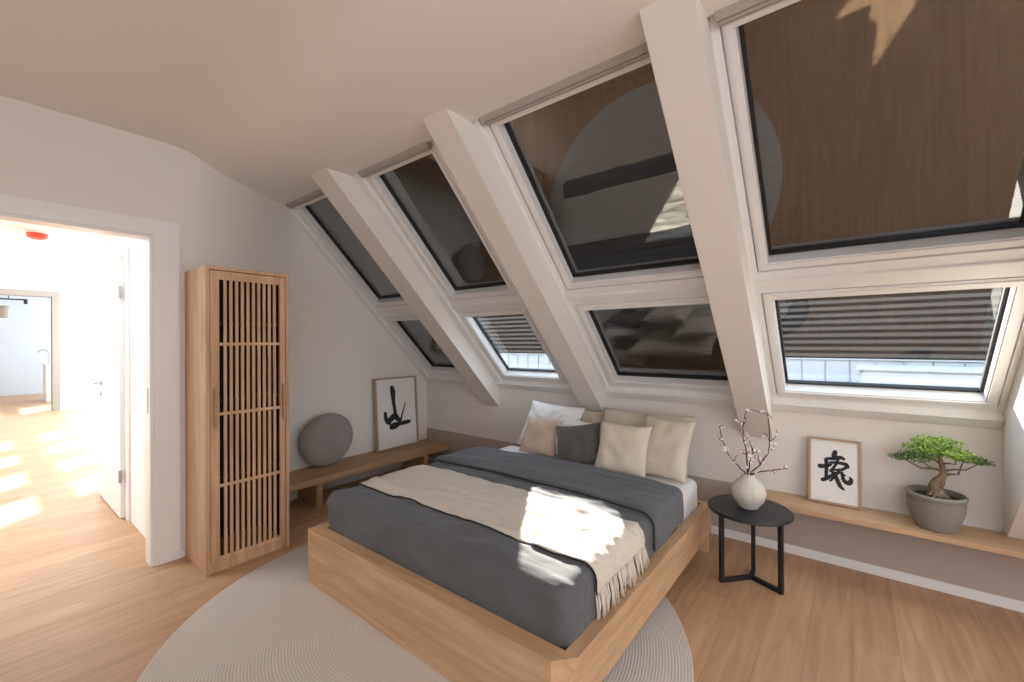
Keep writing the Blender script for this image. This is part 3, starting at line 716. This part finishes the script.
# ------------------------------------------------------------------ framed pictures
def framed(name, label, mat, w, h, frame_t, depth, marginc, strokes, ox=0.0):
    root = thing(name, label, 'framed picture', mat=mat)
    # local: x right, z up, -y towards the viewer
    m = MB()
    t = frame_t
    for a, b, c, d in ((-w/2, -w/2+t, 0, h), (w/2-t, w/2, 0, h), (-w/2+t, w/2-t, 0, t), (-w/2+t, w/2-t, h-t, h)):
        m.box(a, b, -depth, 0, c, d, .0012)
    m.obj('frame', M['frameoak'], root, local=True)
    MB().box(-w/2+t, w/2-t, -depth*.55, -.002, t, h-t).obj('paper', M['paper'], root, local=True)
    m = MB(); y = -depth*.55-.0008
    iw, ih = w-2*t, h-2*t
    for st in strokes:
        pts = [(-iw/2+u*iw, t+(1-v)*ih, r_*iw*1.3) for u, v, r_ in st]
        # smooth resample (Catmull-Rom)
        Q = []
        for i in range(len(pts)-1):
            p0 = pts[max(i-1, 0)]; p1 = pts[i]; p2 = pts[i+1]; p3 = pts[min(i+2, len(pts)-1)]
            for s_ in range(8):
                tt = s_/8
                Q.append(tuple(.5*((2*p1[k_])+(-p0[k_]+p2[k_])*tt+(2*p0[k_]-5*p1[k_]+4*p2[k_]-p3[k_])*tt**2+(-p0[k_]+3*p1[k_]-3*p2[k_]+p3[k_])*tt**3) for k_ in range(3)))
        Q.append(pts[-1])
        vsL, fs = [], []
        for i, (x, z_, r_) in enumerate(Q):
            a = Q[max(i-1, 0)]; b = Q[min(i+1, len(Q)-1)]; dx, dz = b[0]-a[0], b[1]-a[1]; L_ = math.hypot(dx, dz) or 1
            r_ = r_*(1+.12*math.sin(i*2.3))
            vsL += [(x-dz/L_*r_, y, z_+dx/L_*r_), (x+dz/L_*r_, y, z_-dx/L_*r_)]
            if i: fs.append([2*i-2, 2*i-1, 2*i+1, 2*i])
        m.poly(vsL, fs)
        for e in (Q[0], Q[-1]):
            m.poly([(e[0]+math.cos(a_*math.pi/5)*e[2], y+.0001, e[1]+math.sin(a_*math.pi/5)*e[2]) for a_ in range(10)], [list(range(10))])
    m.obj('brush_strokes', M['ink'], root, local=True)
    return root
S1 = [  # (u, v from top, half width) relative to the paper
    [(.40, .13, .04), (.42, .20, .050), (.425, .32, .036), (.45, .45, .032), (.47, .56, .03)],
    [(.21, .49, .028), (.215, .55, .036), (.26, .62, .04), (.31, .64, .03)],
    [(.27, .63, .035), (.36, .58, .05), (.45, .55, .05), (.52, .60, .04), (.58, .62, .03), (.61, .60, .018)],
    [(.60, .61, .018), (.64, .53, .014), (.68, .47, .012), (.73, .38, .009)],
    [(.36, .70, .05), (.44, .69, .055), (.56, .675, .034), (.70, .67, .036), (.82, .665, .03)]]
S2 = [
    [(.52, .18, .040), (.50, .24, .045), (.505, .29, .03)],
    [(.34, .30, .022), (.48, .29, .036), (.62, .26, .038), (.70, .275, .028)],
    [(.20, .44, .045), (.30, .43, .038), (.42, .395, .03)],
    [(.33, .32, .036), (.34, .42, .034), (.335, .55, .03), (.33, .62, .026)],
    [(.26, .66, .038), (.36, .62, .036), (.46, .56, .026)],
    [(.42, .36, .026), (.58, .35, .030), (.74, .36, .036), (.78, .40, .03)],
    [(.76, .40, .03), (.64, .46, .026), (.50, .47, .022), (.44, .50, .022)],
    [(.58, .30, .024), (.52, .40, .024), (.42, .50, .022)],
    [(.62, .45, .022), (.53, .56, .026), (.42, .66, .020)],
    [(.50, .52, .028), (.56, .62, .036), (.62, .72, .036), (.70, .77, .018)],
    [(.66, .50, .024), (.70, .62, .036), (.80, .655, .044), (.845, .60, .036), (.82, .56, .016)],
    [(.46, .53, .02), (.60, .51, .022), (.72, .54, .018)]]
lean = math.atan2(.05, .77)
mA = Matrix.Translation((-3.955, 2.925, ZB+.0015)) @ Matrix.Rotation(R(90), 4, 'Z') @ Matrix.Rotation(-lean, 4, 'X')
framed('framed_calligraphy', 'oak framed abstract black brushstroke print leaning on the gable wall bench', mA, .55, .775, .016, .05, .03, S1)
lean2 = math.atan2(.045, .40)
mB = Matrix.Translation((-.084, 3.355, .4015)) @ Matrix.Rotation(-lean2, 4, 'X')
framed('framed_calligraphy', 'small oak framed black calligraphy character leaning behind the side table', mB, .268, .405, .0135, .022, .03, S2)

# ------------------------------------------------------------------ round cushion on bench
pc = Vector((-3.86, 2.07, ZB+.255)); prd = .252
m = MB(); prof = []
for i in range(25):
    a = -math.pi/2+math.pi*i/24
    rr_ = (prd-.07)+.07*math.cos(a) if True else 0
    prof.append((rr_, .07*math.sin(a)))
prof = [(.012, -.058), (.03, -.066), (prd*.4, -.070)]+prof[1:-1]+[(prd*.4, .070), (.03, .066), (.012, .058)]
m.lathe(prof, (0, 0, 0), 64)
o = m.obj('round_cushion', M['pouf'], None, smooth=True, local=True)
o.matrix_basis = Matrix.Translation(pc) @ Matrix.Rotation(R(9), 4, 'Y') @ Matrix.Rotation(R(90), 4, 'Y')
tag(o, 'round grey brown wool cushion standing on the bench against the wall', 'cushion')

# ------------------------------------------------------------------ bonsai
PC = (.362, 3.275, .401)
bz = thing('bonsai_tree', 'small bonsai tree with bright green crown in the grey pot', 'bonsai', (PC[0], PC[1], PC[2]+.165))
pt = thing('plant_pot', 'round grey stone pot on the wall shelf under the right window', 'pot', PC)
o = MB().lathe([(.070, 0), (.080, .002), (.085, .016), (.102, .055), (.114, .10), (.119, .14), (.119, .168), (.124, .173), (.125, .188), (.120, .193), (.112, .192), (.109, .182), (.108, .165), (.01, .160)], PC, 56).obj('pot_body', M['pot'], pt); smooth_by_angle(o, 50)
MB().lathe([(.107, .158), (.095, .170), (.06, .178), (.01, .180)], PC, 40, lambda t, z: .02*math.sin(t*40)).obj('soil', M['soil'], pt, smooth=True)
B = Vector((PC[0]+.005, PC[1], PC[2]+.172))
trunk = [B+Vector(v) for v in ((0.012, 0, 0), (.0, 0, .03), (-.012, 0, .055), (.0, 0, .085), (.022, 0, .115), (.028, 0, .145), (.018, 0, .18), (.012, 0, .215), (.01, 0, .26))]
m = MB(); m.tube(trunk, [.036, .029, .024, .021, .017, .014, .011, .008, .005], 12)
rnd = random.Random(3)
for k_ in range(9):      # surface roots
    a = 2*math.pi*k_/9+rnd.uniform(-.2, .2); L_ = rnd.uniform(.045, .075); c_, s_ = math.cos(a), math.sin(a)
    m.tube([trunk[1]+Vector((c_*.008, s_*.008, .012)), B+Vector((c_*L_*.5, s_*L_*.5, .012)), B+Vector((c_*L_, s_*L_, -.004))], [.013, .010, .004], 7)
m.tube([trunk[2]+Vector((.02, 0, -.02)), trunk[3]+Vector((.022, -.01, -.01)), trunk[4]+Vector((.008, -.006, 0))], [.010, .009, .006], 7)
clumps = []
def limb(a, b, c, r_):
    m.tube([a, a.lerp(b, .5)+Vector((0, 0, .006)), b, c], [r_, r_*.8, r_*.6, r_*.35], 7)
    clumps.append(c)
T4, T5, T6, T7, T8 = trunk[4], trunk[5], trunk[6], trunk[7], trunk[8]
limb(T5, T5+Vector((-.09, -.01, .0)), B+Vector((-.150, -.01, .195)), .008)
limb(T5, T5+Vector((-.05, -.03, .01)), B+Vector((-.085, -.04, .205)), .007)
limb(T6, T6+Vector((-.05, .02, .02)), B+Vector((-.07, .02, .25)), .006)
limb(T4, T4+Vector((.06, .0, .02)), B+Vector((.105, .0, .225)), .008)
limb(T5, T5+Vector((.08, -.01, .02)), B+Vector((.165, -.01, .215)), .006)
limb(T6, T6+Vector((.05, -.02, .01)), B+Vector((.075, -.03, .245)), .006)
limb(T7, T7+Vector((-.02, .0, .03)), B+Vector((-.03, .0, .295)), .005)
limb(T7, T7+Vector((.03, .02, .02)), B+Vector((.04, .01, .29)), .005)
m.obj('trunk', M['bark'], bz, smooth=True)
def leaves(centres, n, s0, s1, seed):
    rnd = random.Random(seed); m = MB()
    for (c, ext) in centres:
        for _ in range(n):
            while True:
                q = Vector((rnd.uniform(-1, 1), rnd.uniform(-1, 1), rnd.uniform(-1, 1)))
                if q.length < 1: break
            p = c+Vector((q.x*ext[0], q.y*ext[1], q.z*ext[2]))
            d = Vector((rnd.uniform(-1, 1), rnd.uniform(-1, 1), rnd.uniform(-.3, .9))).normalized(); u = d.orthogonal().normalized()
            u.rotate(Matrix.Rotation(rnd.uniform(0, 6.28), 3, d)); s_ = rnd.uniform(s0, s1); w = d.cross(u)
            m.poly([p, p+u*s_*.45+d*s_*.6+w*s_*.12, p+d*s_*1.3, p-u*s_*.45+d*s_*.6+w*s_*.12], [[0, 1, 2, 3]])
    return m
cl = [(clumps[2], (.075, .06, .028)), (clumps[5], (.07, .055, .028)), (clumps[6], (.075, .06, .03)), (clumps[7], (.07, .06, .03)), (clumps[3], (.06, .05, .022)), (B+Vector((-.02, 0, .265)), (.10, .06, .035)), (B+Vector((.03, -.02, .25)), (.09, .05, .03))]
o = leaves(cl, 260, .008, .014, 5).obj('crown', M['leaf'], bz); o['kind'] = 'stuff'
cl = [(clumps[0], (.05, .045, .018)), (clumps[1], (.065, .05, .024)), (clumps[4], (.05, .04, .016)), (clumps[0]+Vector((.04, 0, .016)), (.055, .04, .018)), (clumps[3]+Vector((.02, 0, .0)), (.06, .04, .018)), (clumps[1]+Vector((.03, -.01, .02)), (.06, .04, .022))]
o = leaves(cl, 170, .008, .013, 6).obj('lower_foliage', M['leafshade'], bz); o['kind'] = 'stuff'; o['label'] = 'lower leaves in a green darkened for shade'

# ------------------------------------------------------------------ light
sc = bpy.context.scene
w = bpy.data.worlds.new('sky'); sc.world = w; w.use_nodes = True
bg = w.node_tree.nodes['Background']; bg.inputs['Color'].default_value = (.66, .80, 1.0, 1); bg.inputs['Strength'].default_value = 5.2
sd_ = bpy.data.lights.new('sun', 'SUN'); so = bpy.data.objects.new('sun', sd_); C.objects.link(so)
sd_.energy = 46; sd_.angle = R(.6); sd_.color = (1, .94, .86)
so.rotation_euler = Vector((1.85, -1.95, -1)).to_track_quat('-Z', 'Y').to_euler()
def area(name, loc, tgt, sx, sy, e, col):
    d = bpy.data.lights.new(name, 'AREA'); d.shape = 'RECTANGLE'; d.size = sx; d.size_y = sy; d.energy = e; d.color = col
    o = bpy.data.objects.new(name, d); C.objects.link(o); o.location = loc
    o.rotation_euler = (Vector(tgt)-Vector(loc)).to_track_quat('-Z', 'Y').to_euler(); return o
area('fill_back_opening', (1.3, -2.40, 1.45), (1.3, 5, 1.45), 1.95, 1.85, 10, (1, .88, .76))  # fill light added outside the invented back opening
area('fill_right_opening', (3.4, 0, 1.75), (-5, 0, .4), 3.3, 1.6, 68, (1, .88, .765))  # unseen fill added to brighten the room from the right
area('daylight_hall', (-10.2, 3.36, 1.6), (-10.2, -3, 1.0), 5.5, 1.3, 760, (.78, .90, 1))
area('daylight_end_room', (-16.0, 3.36, 1.6), (-16, -3, 1.2), 3.0, 1.3, 160, (.85, .93, 1))
area('hall_area_light', (-4.9, -.6, 2.46), (-4.9, -.6, 0), 1.6, 1.6, 80, (.84, .92, 1))  # unseen area light added under the hall ceiling, no fixture

vs_ = sc.view_settings; vs_.view_transform = 'Standard'; vs_.look = 'None'; vs_.exposure = -.42; vs_.gamma = 1; vs_.use_curve_mapping = False
cy = sc.cycles
cy.max_bounces = 10; cy.diffuse_bounces = 6; cy.glossy_bounces = 4; cy.transparent_max_bounces = 12; cy.transmission_bounces = 4
cy.use_denoising = True; cy.sample_clamp_indirect = 8; cy.caustics_reflective = False; cy.caustics_refractive = False
